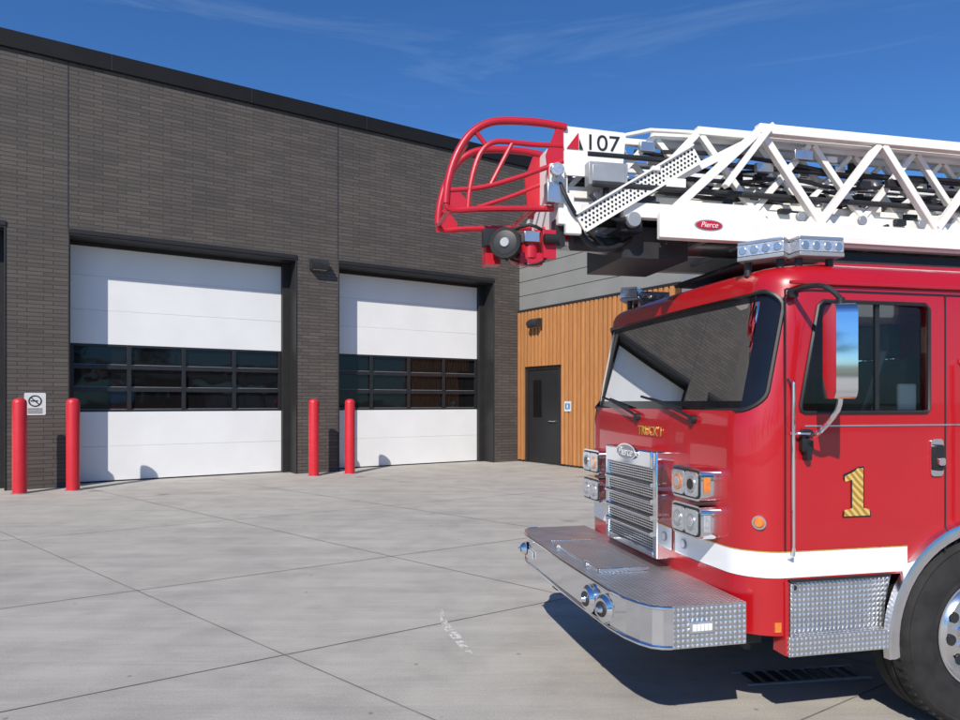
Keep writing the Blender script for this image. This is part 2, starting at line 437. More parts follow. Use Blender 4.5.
# ------------------------------------------------------------ fire truck
tr=empty('fire_truck',(1.324,3.536,0),R(12.5))
W=2.24; rc=.2
def interp(tab,z):
    if z<=tab[0][0]: return tab[0][1]
    for (a,b),(c,d) in zip(tab,tab[1:]):
        if z<=c: return b+(d-b)*(z-a)/(c-a)
    return tab[-1][1]
AF=[(.5,.0),(1.66,0),(1.74,.012),(2.40,.15),(2.44,.155),(2.48,.17),(2.51,.20),(2.535,.28),(2.55,.42),(2.556,.7)]
IN=[(.5,0),(2.34,0),(2.42,.006),(2.47,.02),(2.51,.05),(2.535,.10),(2.55,.2),(2.556,.42)]
def fa(b,z):
    d=min(b,W-b); d=max(d,0)
    c=rc-math.sqrt(max(0,rc*rc-(rc-d)**2)) if d<rc else 0
    return interp(AF,z)+.05*((b-W/2)/(W/2))**2+c
bs=[rc*(1-math.cos(R(90*i/9))) for i in range(10)]
bs=bs+[rc+(W-2*rc)*i/12 for i in range(1,12)]+[W-x for x in reversed(bs)]
def outline(z,off=0,rear=3.2):
    i=interp(IN,z); out=[]
    for b in bs:
        a=fa(b,z); bb=i+off+b*(W-2*i-2*off)/W
        out.append((a+off,bb,z))
    return [(rear-off-i*.3,i+off,z)]+out+[(rear-off-i*.3,W-i-off,z)]
def loft(zs,off=0,name='loft',mat=RED):
    m=MB(); rows=[outline(z,off) for z in zs]; n=len(rows[0]); vs=[p for r in rows for p in r]; fs=[]
    for j in range(len(rows)-1):
        for i in range(n): fs.append((j*n+i,j*n+(i+1)%n,(j+1)*n+(i+1)%n,(j+1)*n+i))
    fs+=[list(range(n)),list(range(len(rows)*n-1,(len(rows)-1)*n-1,-1))]
    m.add(vs,fs,mat); return m.build(name)
cab=loft([.60,.9,1.3,1.66,1.70,1.74,1.9,2.1,2.3,2.36,2.40,2.42,2.44,2.46,2.48,2.495,2.51,2.523,2.535,2.543,2.55,2.556],0,'cab_shell')
inner=loft([.97,1.66,1.74,2.1,2.38,2.44],.05,'cut',BLK)
cutters=[inner]
WS=rrect(.035,W-.035,1.755,2.385,.10,6)
c=MB(); c.prism(WS,'x',-.3,.6,BLK); cutters.append(c.build('cut'))
SW=[(.36,1.745),(1.11,1.745),(1.125,1.76),(1.125,2.30),(1.10,2.325),(.47,2.325),(.44,2.30),(.335,1.78),(.34,1.755)]
c=MB(); c.prism(SW,'y',-.2,W+.2,BLK); cutters.append(c.build('cut'))
c=MB(); c.prism(rrect(1.42,1.95,1.75,2.32,.05),'y',-.2,W+.2,BLK); cutters.append(c.build('cut'))
c=MB(); c.prism(rrect(2.3,3.0,1.75,2.32,.05),'y',-.2,W+.2,BLK); cutters.append(c.build('cut'))
c=MB(); c.box(.26,3.4,-.5,W+.5,.4,.885,BLK); cutters.append(c.build('cut'))
for y0,y1 in((-.2,.42),(W-.42,W+.2)):
    c=MB(); c.cyl((1.47,y0,.53),(1.47,y1,.53),.57,BLK,seg=64); cutters.append(c.build('cut'))
bpy.context.view_layer.objects.active=cab
for i,cu in enumerate(cutters):
    md=cab.modifiers.new('b%d'%i,'BOOLEAN'); md.operation='DIFFERENCE'; md.object=cu; md.solver='EXACT'
dg=bpy.context.evaluated_depsgraph_get(); ev=cab.evaluated_get(dg); me=bpy.data.meshes.new_from_object(ev)
cab.modifiers.clear(); cab.data=me
me.polygons.foreach_set('use_smooth',[True]*len(me.polygons)); me.set_sharp_from_angle(angle=R(30))
for cu in cutters: bpy.data.objects.remove(cu)
cab.parent=tr

gl=MB(); nb=40; nz=10; vs=[]
z0,z1=1.74,2.40; b0,b1=.022,W-.022
def gb(i):
    t=i/nb; return b0+(b1-b0)*(.5-.5*math.cos(math.pi*t))
for j in range(nz+1):
    z=z0+(z1-z0)*j/nz
    for i in range(nb+1):
        b=gb(i); vs.append((fa(b,z)+.018,b,z))
fs=[];fb=[]
for j in range(nz):
    for i in range(nb):
        q=(j*(nb+1)+i,j*(nb+1)+i+1,(j+1)*(nb+1)+i+1,(j+1)*(nb+1)+i)
        bm_=(gb(i)+gb(i+1))/2
        (fb if (bm_<.14 or bm_>W-.14 or j==0 or j==nz-1) else fs).append(q)
gl.add(vs,fs,GLASS); gl.add(vs,fb,BLKG); gl.build('windshield',tr,recalc=False)
gk=MB(); gk.tube([(fa(b,z)-.001,b,z) for b,z in WS],.013,BLK,seg=6,smooth=0,closed=True)
for yy in(-.001,W+.001):
    gk.tube([(x,yy,z) for x,z in SW],.011,BLK,seg=6,smooth=0,closed=True)
    gk.tube([(x,yy,z) for x,z in rrect(1.42,1.95,1.75,2.32,.05)],.011,BLK,seg=6,smooth=0,closed=True)
gk.box(.80,.825,.012,.03,1.745,2.325,BLK)
gk.build('window_gaskets',tr)
sg=MB()
for b in(.02,W-.02):
    for a0,a1 in((.3,1.2),(1.4,1.97),(2.28,3.02)): sg.add([(a0,b,1.72),(a1,b,1.72),(a1,b,2.35),(a0,b,2.35)],[(0,1,2,3)],GLASS2)
sg.build('side_windows',tr,smooth=False,recalc=False)
it=MB()
it.box(.14,.50,.08,W-.08,1.3,1.70,BLK); it.prism([(.30,1.70),(.62,1.55),(.62,1.3),(.30,1.3)],'y',.1,W-.1,DRK)
it.box(.3,3.1,.9,1.4,.98,1.5,DRK)
for b in(.20,1.50):
    it.box(.85,1.35,b,b+.55,1.3,1.45,SEAT); it.prism([(1.08,1.4),(1.20,1.4),(1.28,2.05),(1.18,2.05)],'y',b,b+.52,SEAT); it.box(1.17,1.26,b+.13,b+.39,2.06,2.26,SEAT)
    it.tube([(1.10,b+.08,2.1),(1.06,b+.16,1.8),(1.05,b+.3,1.5)],.018,GRYM)
it.tube([(.70+.06*math.sin(R(a)),1.75+.2*math.cos(R(a)),1.74+.19*math.sin(R(a))) for a in range(0,360,20)],.014,BLK,smooth=0,closed=True)
it.cyl((.55,1.75,1.6),(.70,1.75,1.74),.03,BLK)
it.box(.98,1.10,.05,.07,1.75,1.90,PAPER)
it.box(.98,1.0,.06,.25,1.70,1.78,GRYM)
it.box(.18,.30,.7,1.0,1.70,1.76,PAPER)
it.box(.22,.30,.35,.45,1.70,1.90,BLK); it.box(.2,.24,1.0,1.2,2.28,2.36,BLK)
it.box(.46,.49,.7,1.0,1.70,1.95,BLK); it.tube([(.28,.14,1.75),(.34,.12,2.0),(.42,.12,2.25)],.014,GRYM)
it.box(2.1,2.16,.1,W-.1,1.0,2.0,DRK) 
it.build('cab_interior',tr,bevel=.015)

sp=MB()
def band(z0,z1,off,mat,b_end=.70,a_end=.985,side=0):
    pts=[(a_end,0),(.26,0)]
    for b in bs[:10]: pts.append((fa(b,1.0),b))
    pts.append((fa(.45,1.0),.45)); pts.append((fa(b_end,1.0),b_end))
    pts=[p for i,p in enumerate(pts) if i==0 or (Vector(p)-Vector(pts[i-1])).length>1e-4]
    out=[]
    for i,p in enumerate(pts):
        d=Vector(pts[min(i+1,len(pts)-1)])-Vector(pts[max(i-1,0)]); d.normalize(); n=Vector((d.y,-d.x))
        out.append((p[0]-abs(n.x)*off if i>1 else p[0],p[1]-abs(n.y)*off))
    vs=[];fs=[]
    for x,y in out:
        if side: y=W-y
        vs+=[(x,y,z0),(x,y,z1)]
    for i in range(len(out)-1): fs.append((2*i,2*i+2,2*i+3,2*i+1))
    sp.add(vs,fs,mat)
for s_ in(0,1):
    band(.897,1.028,.004,WSTR,side=s_); band(1.028,1.034,.005,GOLD,side=s_)
sp.box(.36,3.19,-.004,-.001,1.672,1.680,SIL)
sp.box(2.05,3.19,-.004,-.001,.897,1.028,WSTR)
sp.build('reflective_stripe',tr,recalc=False)
se=MB()
for a in(.247,1.232,2.13): 
    y=-.0015 if a>.25 else -.001
    se.box(a-.005,a+.005,y,.003,.89,2.38,BLK)
se.box(.252,1.227,-.0015,.002,2.375,2.385,BLK); se.box(1.237,2.125,-.0015,.002,2.375,2.385,BLK)
se.box(.27,.88,-.006,.01,.872,.888,BLK)
se.build('door_seams',tr,smooth=False)
se=MB(); se.tube([(.27,-.008,2.415),(3.1,-.008,2.42)],.009,RED,smooth=0); se.build('drip_rail',tr)

rf=MB(); rf.prism([(.62,2.54),(.78,2.62),(3.1,2.64),(3.15,2.54)],'y',.42,W-.42,RED)
rf.box(.5,3.1,.62,W-.62,2.645,2.69,DRK)
rf.build('raised_roof',tr,bevel=.03)

def lightbar(name,pts):
    l=MB(); 
    for (p0,p1) in pts:
        p0=Vector(p0);p1=Vector(p1)
        l.beam(p0,p1,.14,.022,GRYM); u=Vector((0,0,.045)); l.beam(p0+u,p1+u,.13,.062,LENS); u=Vector((0,0,.086)); l.beam(p0+u,p1+u,.125,.016,SIL)
        d=(p1-p0); n=max(2,int(d.length/.06))
        for i in range(n):
            q=p0+d*(i+.5)/n+Vector((0,0,.045)); x=d.normalized().cross(Vector((0,0,1)))*.067
            for s_ in(-1,1): l.cyl(q+x*s_*.95,q+x*s_*1.05,.022,SIL,seg=12)
        for t in(.15,.85): q=p0+d*t; l.cyl(q-Vector((0,0,.09)),q,.02,DRK)
    l.build(name,tr,bevel=.006)
lightbar('roof_lightbar_near',[((.19,.30,2.575),(.34,.11,2.575)),((.36,.10,2.575),(.62,.09,2.575))])
lightbar('roof_lightbar_far',[((.25,W-.34,2.60),(.42,W-.12,2.60)),((.44,W-.12,2.60),(.68,W-.12,2.60))])

# grille
gr=MB(); gb0,gb1,gz0,gz1=.72,1.50,.85,1.50
a0=-.11
gr.box(a0+.035,.03,gb0+.02,gb1-.02,gz0+.02,gz1-.02,DRK)
gr.box(a0,.03,gb0,gb0+.05,gz0,gz1,CHR); gr.box(a0,.03,gb1-.05,gb1,gz0,gz1,CHR)
gr.box(a0,.03,gb0+.05,gb1-.05,gz0,gz0+.045,CHR); gr.box(a0-.01,.03,gb0+.05,gb1-.05,gz1-.11,gz1,CHR)
for k in range(1,5):
    z=gz0+.045+(gz1-.11-gz0-.045)*k/5; gr.prism([(a0-.022,z-.010),(a0-.022,z+.010),(a0+.03,z+.022),(a0+.03,z-.022)],'y',gb0+.045,gb1-.045,CHR)
gr.build('grille_surround',tr,bevel=.010)
gm=MB()
for k in range(22):
    b=gb0+.06+(gb1-gb0-.12)*k/21; gm.box(a0+.024,a0+.027,b-.003,b+.003,gz0+.045,gz1-.11,ALU)
for k in range(30):
    z=gz0+.055+(gz1-gz0-.175)*k/29; gm.box(a0+.012,a0+.024,gb0+.05,gb1-.05,z-.004,z+.004,ALU)
gm.build('grille_mesh',tr,smooth=False)
def oval_front(cb,cz,ra,rb,a,mat,name,th=.01):
    m=MB(); m.prism([(cb+ra*math.cos(R(t)),cz+rb*math.sin(R(t))) for t in range(0,360,15)],'x',a-th,a,mat); return m.build(name,tr,bevel=.002)
cb=(gb0+gb1)/2
oval_front(cb,1.475,.15,.055,a0-.012,CHR,'badge_rim'); oval_front(cb,1.475,.135,.045,a0-.021,GRYM,'badge_face',.004)
text('badge_text','Pierce',.085,(a0-.0275,cb,1.475),(R(90),0,R(-90)),WSTR,tr,.001,shear=.3)
text('front_lettering','TRUCK 1',.085,(fa(1.05,1.60)-.004,1.02,1.61),(R(90),0,R(-90)),GOLD,tr,.002)
def head(b0,b1,name):
    h=MB()
    for z0,z1 in((1.262,1.44),(1.055,1.235)):
        h.prism(rrect(b0,b1,z0,z1,.035,4),'x',-.09,.09,CHR)
        h.prism(rrect(b0+.012,b1-.012,z0+.012,z1-.012,.028,4),'x',-.096,-.09,BLK)
        mid=(b0+b1)/2
        for q,(c0,c1) in enumerate(((b0+.02,mid-.006),(mid+.006,b1-.02))):
            amber=(z0>1.2) and ((q==0)==(b0>1)) 
            h.prism(rrect(c0,c1,z0+.022,z1-.022,.02,4),'x',-.102,-.094,LENS)
            c_=(c0+c1)/2; cz=(z0+z1)/2
            h.cyl((-.102,c_,cz),(-.107,c_,cz),.045,AMB if amber else SIL,seg=20); h.cyl((-.107,c_,cz),(-.11,c_,cz),.03,BLKG if z0>1.2 and not amber else LENS,seg=20)
    h.build(name,tr,bevel=.006)
    a=MB(); bb=b0 if b0<1 else b1; s_=-1 if b0<1 else 1
    for z0,z1 in((1.31,1.395),(1.10,1.19)):
        y0,y1=sorted((bb+s_*.001,bb+s_*.005)); a.box(-.075,-.035,y0,y1,z0,z1,AMB if z0>1.2 else LENS)
    a.build(name+'_side_lens',tr,bevel=.002)
head(.24,.56,'headlight_near'); head(W-.58,W-.26,'headlight_far')

# bumper
bz0,bz1=.58,.79
near=[(.02,-.005),(-.38,-.005)]
arc=[(-.43,.005),(-.475,.035),(-.51,.10),(-.54,.20),(-.56,.36)]
half=near+arc; front=[(-.57,W/2)]
full=half+front+[(x,W-y) for x,y in reversed(half)]
bp=MB(); n=len(full)
vs=[(x,y,bz0) for x,y in full]+[(x,y,bz1) for x,y in full]
for i in range(n):
    j=(i+1)%n; mat=DIA if i in(0,n-2) else CHR
    if i==n-1: mat=BLK
    bp.add([vs[i],vs[j],vs[n+j],vs[n+i]],[(0,1,2,3)],mat)
bp.add([(x,y,bz0) for x,y in full],[list(range(n))],BLK)
bp.add([(x,y,bz1) for x,y in full],[list(range(n))],DIA)
bp.build('bumper_body',tr,ang=30)
tm=MB()
lip=[(x-.006,y) for x,y in half[1:]]+[(-.577,W/2)]+[(x-.006,W-y) for x,y in reversed(half[1:])]
tm.tube([(x,y,bz1-.006) for x,y in lip],.011,CHR,smooth=0,seg=8)
tm.tube([(x,y,bz0+.008) for x,y in lip],.010,CHR,smooth=0,seg=8)
tm.box(-.48,-.16,.72,1.62,bz1+.001,bz1+.018,DIA)
for b in(.72,1.605): tm.box(-.48,-.16,b-.01,b+.015,bz1+.001,bz1+.024,ALU)
for b in(.9,1.45): tm.box(-.50,-.47,b-.03,b+.03,bz1+.002,bz1+.03,CHR)
tm.build('bumper_trim',tr,bevel=.003)
sn=MB()
def disc(cx,cy,cz,d,r,dep):
    d=Vector(d).normalized(); c=Vector((cx,cy,cz))
    sn.cyl(c,c+d*dep,r,CHR,seg=32); sn.cyl(c+d*dep,c+d*(dep+.02),r*.93,CHR,r*.7,seg=32)
    sn.cyl(c+d*(dep+.016),c+d*(dep+.026),r*.55,DRK,r*.5,seg=24); sn.cyl(c+d*(dep+.02),c+d*(dep+.045),r*.3,CHR,r*.15,seg=20)
disc(-.53,.42,.675,(-1,-.25,0),.082,.045); disc(-.54,.62,.675,(-1,-.1,0),.082,.045)
disc(-.55,W-.25,.68,(-1,.25,0),.05,.02)
sn.build('siren_speakers',tr)
bl=MB(); bl.box(-.30,-.17,-.018,-.004,.655,.715,CHR); bl.box(-.29,-.18,-.024,-.018,.664,.706,LENS)
for k in range(5): bl.box(-.286+k*.0215,-.268+k*.0215,-.027,-.024,.668,.702,PAPER)
bl.box(-.577,-.565,1.75,1.87,.65,.70,LENS)
bl.build('bumper_marker_lights',tr,bevel=.003)
am=MB()
c=Vector((fa(.04,1.18),.04,1.18)); d=Vector((-.75,-.66,0)).normalized()
am.cyl(c-d*.01,c+d*.012,.036,CHR,seg=24); am.cyl(c+d*.012,c+d*.024,.028,AMB,r1=.02,seg=24)
am.box(.19,.225,.0,.014,.62,.67,AMB)
am.build('marker_lights',tr)
em=MB(); c=Vector((fa(.62,.95)-.006,.60,.965)); em.cyl(c,c-Vector((.004,0,0)),.03,GRYM,seg=20); em.cyl(c-Vector((.004,0,0)),c-Vector((.007,0,0)),.022,WSTR,seg=20); em.build('emblem',tr)

sb=MB()
sb.box(.265,.86,.03,.10,.56,.868,DIA); sb.box(.265,.285,-.02,.03,.52,.868,DIA); 
sb.prism([(.285,.60),(.285,.868),(.90,.868),(.865,.72),(.86,.60)],'y',.02,.035,DIA)
sb.prism([(.25,-.03),(.885,-.03),(.875,.05),(.25,.05)],'z',.50,.60,DIA)
sb.box(.24,.26,-.012,.09,.50,.88,RED)
sb.cyl((.31,.019,.84),(.31,.012,.84),.022,CHR,seg=16); sb.cyl((.31,.013,.84),(.31,.008,.84),.014,BLK,seg=16)
sb.build('entry_step',tr,bevel=.006)
sb=MB(); sb.box(2.1,3.18,.0,.1,.50,.87,DIA); sb.box(.27,3.18,W-.1,W,.86,.88,DIA); sb.box(.27,.86,W-.1,W,.5,.86,DIA); sb.box(2.1,3.18,W-.1,W,.5,.86,DIA); sb.build('lower_skirts',tr,bevel=.006)
wa=MB()
for y,s_ in((0,1),(W,-1)):
    n=30; vs=[];fs=[]
    for i in range(n+1):
        t=R(-8+196*i/n)
        for r,yy in((.565,.01),(.565,-.035),(.60,-.045),(.63,-.035),(.635,.0)):
            vs.append((1.47+r*math.cos(t),y+s_*yy,.53+r*math.sin(t)))
    for i in range(n):
        for k in range(4): fs.append((i*5+k,i*5+k+1,(i+1)*5+k+1,(i+1)*5+k))
    wa.add(vs,fs,ALU)
    vs=[];fs=[]
    for i in range(n+1):
        t=R(-8+196*i/n)
        for yy in(.0,.5): vs.append((1.47+.56*math.cos(t),y+s_*yy,.53+.56*math.sin(t)))
    for i in range(n): fs.append((2*i,2*i+1,2*i+3,2*i+2))
    wa.add(vs,fs,BLK)
wa.box(.9,2.05,.5,.52,.4,1.1,BLK); wa.box(.9,2.05,W-.52,W-.5,.4,1.1,BLK)
wa.build('wheel_arches',tr)
def wheel(a,y,sgn,name):
    w=MB(); c=(a,y,.53)
    tire=[(.27,.30),(.28,.40),(.285,.46),(.27,.50),(.235,.527),(.16,.53),(.155,.518),(.145,.518),(.14,.53),(.10,.53),(.095,.518),(.085,.518),(.08,.53),(.03,.526),(-.003,.512),(-.018,.497),(-.012,.485),(-.024,.45),(-.028,.40),(-.02,.35),(-.012,.335),(-.014,.32),(.0,.30)]
    w.lathe_y(c,tire,RUB,72,sgn)
    rim=[(.02,.305),(-.012,.303),(-.012,.292),(.01,.285),(.03,.265),(.05,.255),(.045,.24),(.02,.215),(.01,.17),(.012,.13),(-.0,.12),(-.05,.105),(-.075,.095),(-.085,.07),(-.09,.0)]
    w.lathe_y(c,rim,ALU,56,sgn)
    # shoulder tread blocks
    for k in range(60):
        t=R(6*k); p=Vector((a+.5205*math.cos(t),y+sgn*.012,.53+.5205*math.sin(t))); q=p+Vector((0,sgn*.05,0))
        w.beam(p,q,.020,.020,RUB)
    for k in range(10):
        t=R(36*k+9); p=Vector((a+.20*math.cos(t),y+sgn*.012,.53+.20*math.sin(t)))
        w.cyl(p,p-Vector((0,sgn*.006,0)),.03,BLK,seg=16)
        t=R(36*k+27); p=Vector((a+.145*math.cos(t),y+sgn*.012,.53+.145*math.sin(t)))
        w.cyl(p,p-Vector((0,sgn*.035,0)),.018,CHR,.012,seg=6)
    w.build(name,tr,ang=30)
wheel(1.48,.0,1,'front_wheel_near'); wheel(1.48,W,-1,'front_wheel_far')
for i,a in enumerate((7.0,8.35)): wheel(a,.0,1,'rear_wheel_near_%d'%i); wheel(a,W,-1,'rear_wheel_far_%d'%i)
ch=MB()
ch.box(-.5,9.6,.72,.82,.50,.76,DRK); ch.box(-.5,9.6,W-.82,W-.72,.50,.76,DRK)
ch.box(.25,3.0,.84,W-.84,.45,.96,BLK); ch.cyl((1.48,.25,.53),(1.48,W-.25,.53),.07,DRK); ch.box(1.2,1.7,.55,1.7,.38,.5,DRK)
ch.box(.05,.25,.2,W-.2,.5,.62,BLK); ch.cyl((7.0,.2,.53),(7.0,W-.2,.53),.09,DRK); ch.cyl((8.35,.2,.53),(8.35,W-.2,.53),.09,DRK)
ch.cyl((-.3,.6,.58),(-.3,.6,.48),.02,DRK); ch.cyl((.35,.5,.5),(.35,.5,.36),.03,DRK)
ch.build('chassis',tr,bevel=.005)
bd=MB()
bd.box(3.3,6.35,0,W,.6,2.25,RED); bd.box(6.35,9.0,0,W,1.15,2.25,RED); bd.box(9.0,10.2,0,W,.6,2.25,RED)
bd.build('rear_body',tr,bevel=.02)
bd=MB()
for a0_,a1_,zl in((3.4,4.3,.75),(4.4,5.3,.75),(5.4,6.25,.75),(6.5,7.6,1.3),(7.75,8.9,1.3)):
    z=zl
    while z<2.1:
        for y0,y1 in((-.012,-.002),(W+.002,W+.012)): bd.box(a0_,a1_,y0,y1,z+.003,z+.047,ALU)
        z+=.05
bd.build('compartment_shutters',tr,bevel=.004)
tt=MB(); tt.cyl((8.2,W/2,2.25),(8.2,W/2,2.6),.75,WHT,seg=40); tt.box(7.6,8.9,.75,W-.6,2.6,2.95,WHT); tt.build('turntable',tr,bevel=.02)

hd=MB()
hd.tube([(.262,-.005,1.92),(.262,-.045,1.90),(.262,-.045,1.45),(.262,-.045,1.02),(.262,-.005,1.0)],.009,CHR,smooth=0)
hd.tube([(1.33,-.005,2.02),(1.33,-.055,2.0),(1.33,-.055,1.02),(1.33,-.005,1.0)],.016,CHR,smooth=0)
hd.prism(rrect(1.13,1.21,1.40,1.60,.02),'y',-.012,-.001,CHR); hd.prism(rrect(1.145,1.195,1.43,1.57,.015),'y',-.03,-.012,BLK)
hd.prism(rrect(1.15,1.19,1.46,1.50,.01),'y',-.045,-.03,CHR)
hd.build('grab_handles',tr,bevel=.003)
def one(cx,cz,h,off,mat,gr=0,name='n'):
    P=[(-.42,0),(.42,0),(.42,.13),(.2,.16),(.2,1),(.02,1),(-.10,.93),(-.40,.84),(-.40,.72),(-.16,.76),(-.16,.16),(-.42,.13)]
    pts=[]
    for x,z in P:
        sx=gr*(1 if x>0 else -1); sz=gr*(1 if z>.5 else -1)
        pts.append((cx+x*h*.74+sx,cz+(z-.5)*h+sz))
    m=MB(); m.prism(pts,'y',-off-.001,-off,mat); return m.build(name,tr,smooth=False)
one(.672,1.327,.25,.002,BLK,.008,'door_numeral_outline'); 
def goldstripe():
    m,nt,b=newmat('gold_numeral'); v=coord(nt,(1,1,1),(0,R(45),0)); wv=N(nt,'ShaderNodeTexWave'); wv.inputs['Scale'].default_value=11; wv.inputs['Distortion'].default_value=2; nt.links.new(v,wv.inputs[0])
    nt.links.new(ramp(nt,wv.outputs['Fac'],[(.35,(.45,.25,.05)),(.65,(.80,.56,.17))]),b.inputs['Base Color']); b.inputs['Roughness'].default_value=.35; b.inputs['Metallic'].default_value=.3; return m
one(.672,1.327,.25,.004,goldstripe(),0,'door_numeral')

mr=MB(); 
mr.prism(rrect(-.10,.10,-.225,.225,.05,6),'x',-.05,.045,CHR); mr.prism(rrect(-.085,.085,-.21,.21,.04,6),'x',.045,.05,BLKG)
mo=mr.build('mirror_housing',tr,bevel=.03,segs=4); mo.location=(.35,-.27,2.04); mo.rotation_euler=(0,0,R(-22))
mr=MB()
mr.tube([(.30,-.0,2.36),(.28,-.10,2.375),(.30,-.22,2.36),(.345,-.27,2.30),(.35,-.27,2.26)],.013,BLK)
mr.tube([(.35,-.27,1.84),(.35,-.25,1.76),(.35,-.14,1.66),(.36,-.02,1.60)],.013,CHR)
mr.cyl((.35,-.27,2.24),(.35,-.27,2.30),.02,BLK)
mr.prism(rrect(.325,.39,1.54,1.66,.02),'y',-.03,-.001,BLK); mr.prism(rrect(.345,.375,1.50,1.56,.012),'y',-.04,-.001,BLK)
mr.tube([(.27,-.01,1.64),(.30,-.04,1.64),(.35,-.06,1.64)],.008,CHR)
mr.prism(rrect(.255,.31,2.335,2.375,.012),'y',-.02,-.001,BLK)
mr.build('mirror_arms',tr,bevel=.003)
wp=MB()
for b,db in((.50,.40),(1.20,.43)):
    base=Vector((fa(b,1.70)-.02,b,1.70)); tip=Vector((fa(b+db,1.80)-.03,b+db,1.80))
    wp.cyl(base+Vector((.03,0,0)),base-Vector((.01,0,0)),.025,BLK); wp.tube([base,base+Vector((-.015,.05,.03)),tip],.010,BLK,seg=6)
    wp.tube([(fa(x,1.765+.01*k)-.012,x,1.765+.012*k) for k,x in enumerate([b+db-.25+.09*i for i in range(7)])],.009,BLK,seg=6,smooth=0)
wp.build('wipers',tr)

# ------------------------------------------------------------ aerial ladder
ld=MB(); dk=MB()
def section(abf,atf,bn,bf,zb,zt,bh,tw,dw,period,rear=9.2):
    for b in(bn,bf):
        ld.box(abf,rear,b-.03,b+.03,zb,zb+bh,WHT)
        ld.box(atf,rear,b-tw/2,b+tw/2,zt-tw,zt,WHT)
        ld.beam((abf+.06,b,zb+bh),(atf+.02,b,zt-tw/2),dw,dw,WHT)
        a=atf
        while a<rear-period:
            ld.beam((a+.03,b,zt-tw),(a+period/2,b,zb+bh),dw*.9,dw*.9,WHT)
            ld.beam((a+period/2,b,zb+bh),(a+period,b,zt-tw),dw*.9,dw*.9,WHT)
            ld.prism([(a+period/2-.10,zb+bh),(a+period/2+.10,zb+bh),(a+period/2+.04,zb+bh+.07),(a+period/2-.04,zb+bh+.07)],'y',b-.006,b+.006,WHT)
            a+=period
    a=abf+.1
    while a<rear:
        ld.cyl((a,bn,zb+.06),(a,bf,zb+.06),.018,GRYM,seg=10); a+=.33
section(-.10,.56,.70,1.70,2.78,3.52,.15,.06,.05,.88)
section(-.30,.20,.80,1.60,2.92,3.51,.09,.05,.042,.80)
section(-.45,-.06,.88,1.52,3.00,3.49,.08,.045,.038,.72)
section(-.64,-.30,.95,1.45,3.06,3.46,.07,.04,.033,.66)
ld.prism([(-.12,2.78),(-.12,2.93),(.02,3.0),(.50,3.0),(.60,2.93),(.60,2.78)],'y',.655,.668,WHT)
ld.box(.60,9,.64,.668,2.80,2.84,WHT)
ld.box(-.64,1.2,.90,.93,2.97,3.03,WHT)
ld.build('ladder_sections',tr,bevel=.004)
oval=MB(); oval.prism([(.20+.085*math.cos(R(t)),2.865+.026*math.sin(R(t))) for t in range(0,360,15)],'y',.648,.653,REDF)
oval.prism([(.20+.095*math.cos(R(t)),2.865+.033*math.sin(R(t))) for t in range(0,360,15)],'y',.652,.655,GRYM); oval.build('ladder_badge',tr,smooth=False)
text('ladder_badge_text','Pierce',.045,(.20,.6465,2.865),(R(90),0,0),WSTR,tr,.0005,shear=.3)
pn=MB(); pn.prism([(-.655,3.17),(-.655,3.45),(-.64,3.465),(-.26,3.455),(-.25,3.435),(-.27,3.24),(-.33,3.17)],'y',.845,.86,WHT)
pn.box(-.655,-.62,.86,1.5,3.06,3.44,WHT)
pn.box(-.52,-.27,.77,.842,3.10,3.24,GRYM)
pn.box(-.50,-.29,.762,.770,3.12,3.22,GRYM)
pn.cyl((-.40,.80,3.10),(-.40,.80,3.04),.02,BLK)
pn.build('ladder_tip_panel',tr,bevel=.004)
text('panel_number','107',.135,(-.405,.842,3.375),(R(90),0,0),BLK,tr,.001,xs=1.15)
lg=MB(); lg.prism([(-.635,3.33),(-.56,3.33),(-.56,3.43)],'y',.838,.842,REDF); lg.prism([(-.555,3.33),(-.53,3.33),(-.555,3.395)],'y',.838,.842,BLK); lg.build('panel_logo',tr,smooth=False)
pf=MB()
A=Vector((-.58,.76,2.86)); B=Vector((.18,.76,3.33)); d=(B-A); L=d.length; d.normalize(); nrm=Vector((-d.z,0,d.x)); hw=.058
c4=[A-nrm*hw,B-nrm*hw,B+nrm*hw,A+nrm*hw]
pf.prism([(p.x,p.z) for p in c4],'y',.755,.765,WHT)
for s_ in(-1,1): pf.beam(A+nrm*hw*s_+Vector((0,-.008,0)),B+nrm*hw*s_+Vector((0,-.008,0)),.03,.012,WHT)
n=int(L/.028)
for i in range(n):
    for k in(-1.5,-.5,.5,1.5):
        q=A+d*(.02+.028*(i+(.5 if k in(-.5,1.5) else 0)))+nrm*k*.024
        if (q-A).dot(d)<L-.012: pf.cyl(q+Vector((0,-.0055,0)),q+Vector((0,-.0075,0)),.0078,DRK,seg=10)
pf.build('perforated_brace',tr,smooth=False)
ex=MB()
ex.beam((-.25,.80,3.02),(.55,.80,3.44),.03,.05,WHT)
ex.tube([(-.25,.86,3.445),(-.1,.82,3.475),(.6,.82,3.50)],.013,WHT,smooth=0)
ex.beam((.62,.64,3.50),(.30,.64,3.10),.05,.03,WHT)
ex.build('tip_braces',tr,bevel=.003)
rnd=random.Random(3)
for b,z,r,m in((1.2,2.86,.065,SIL),(1.08,2.98,.05,DRK),(1.33,3.14,.04,SIL),(1.0,3.2,.022,BLK),(1.3,3.28,.03,BLK),(.76,3.10,.018,DRK),(.85,3.31,.016,BLK),(1.45,2.95,.03,BLK),(1.12,3.36,.02,SIL)):
    dk.cyl((-.5 if r<.06 else -.6,b,z),(9,b,z),r,m,seg=14)
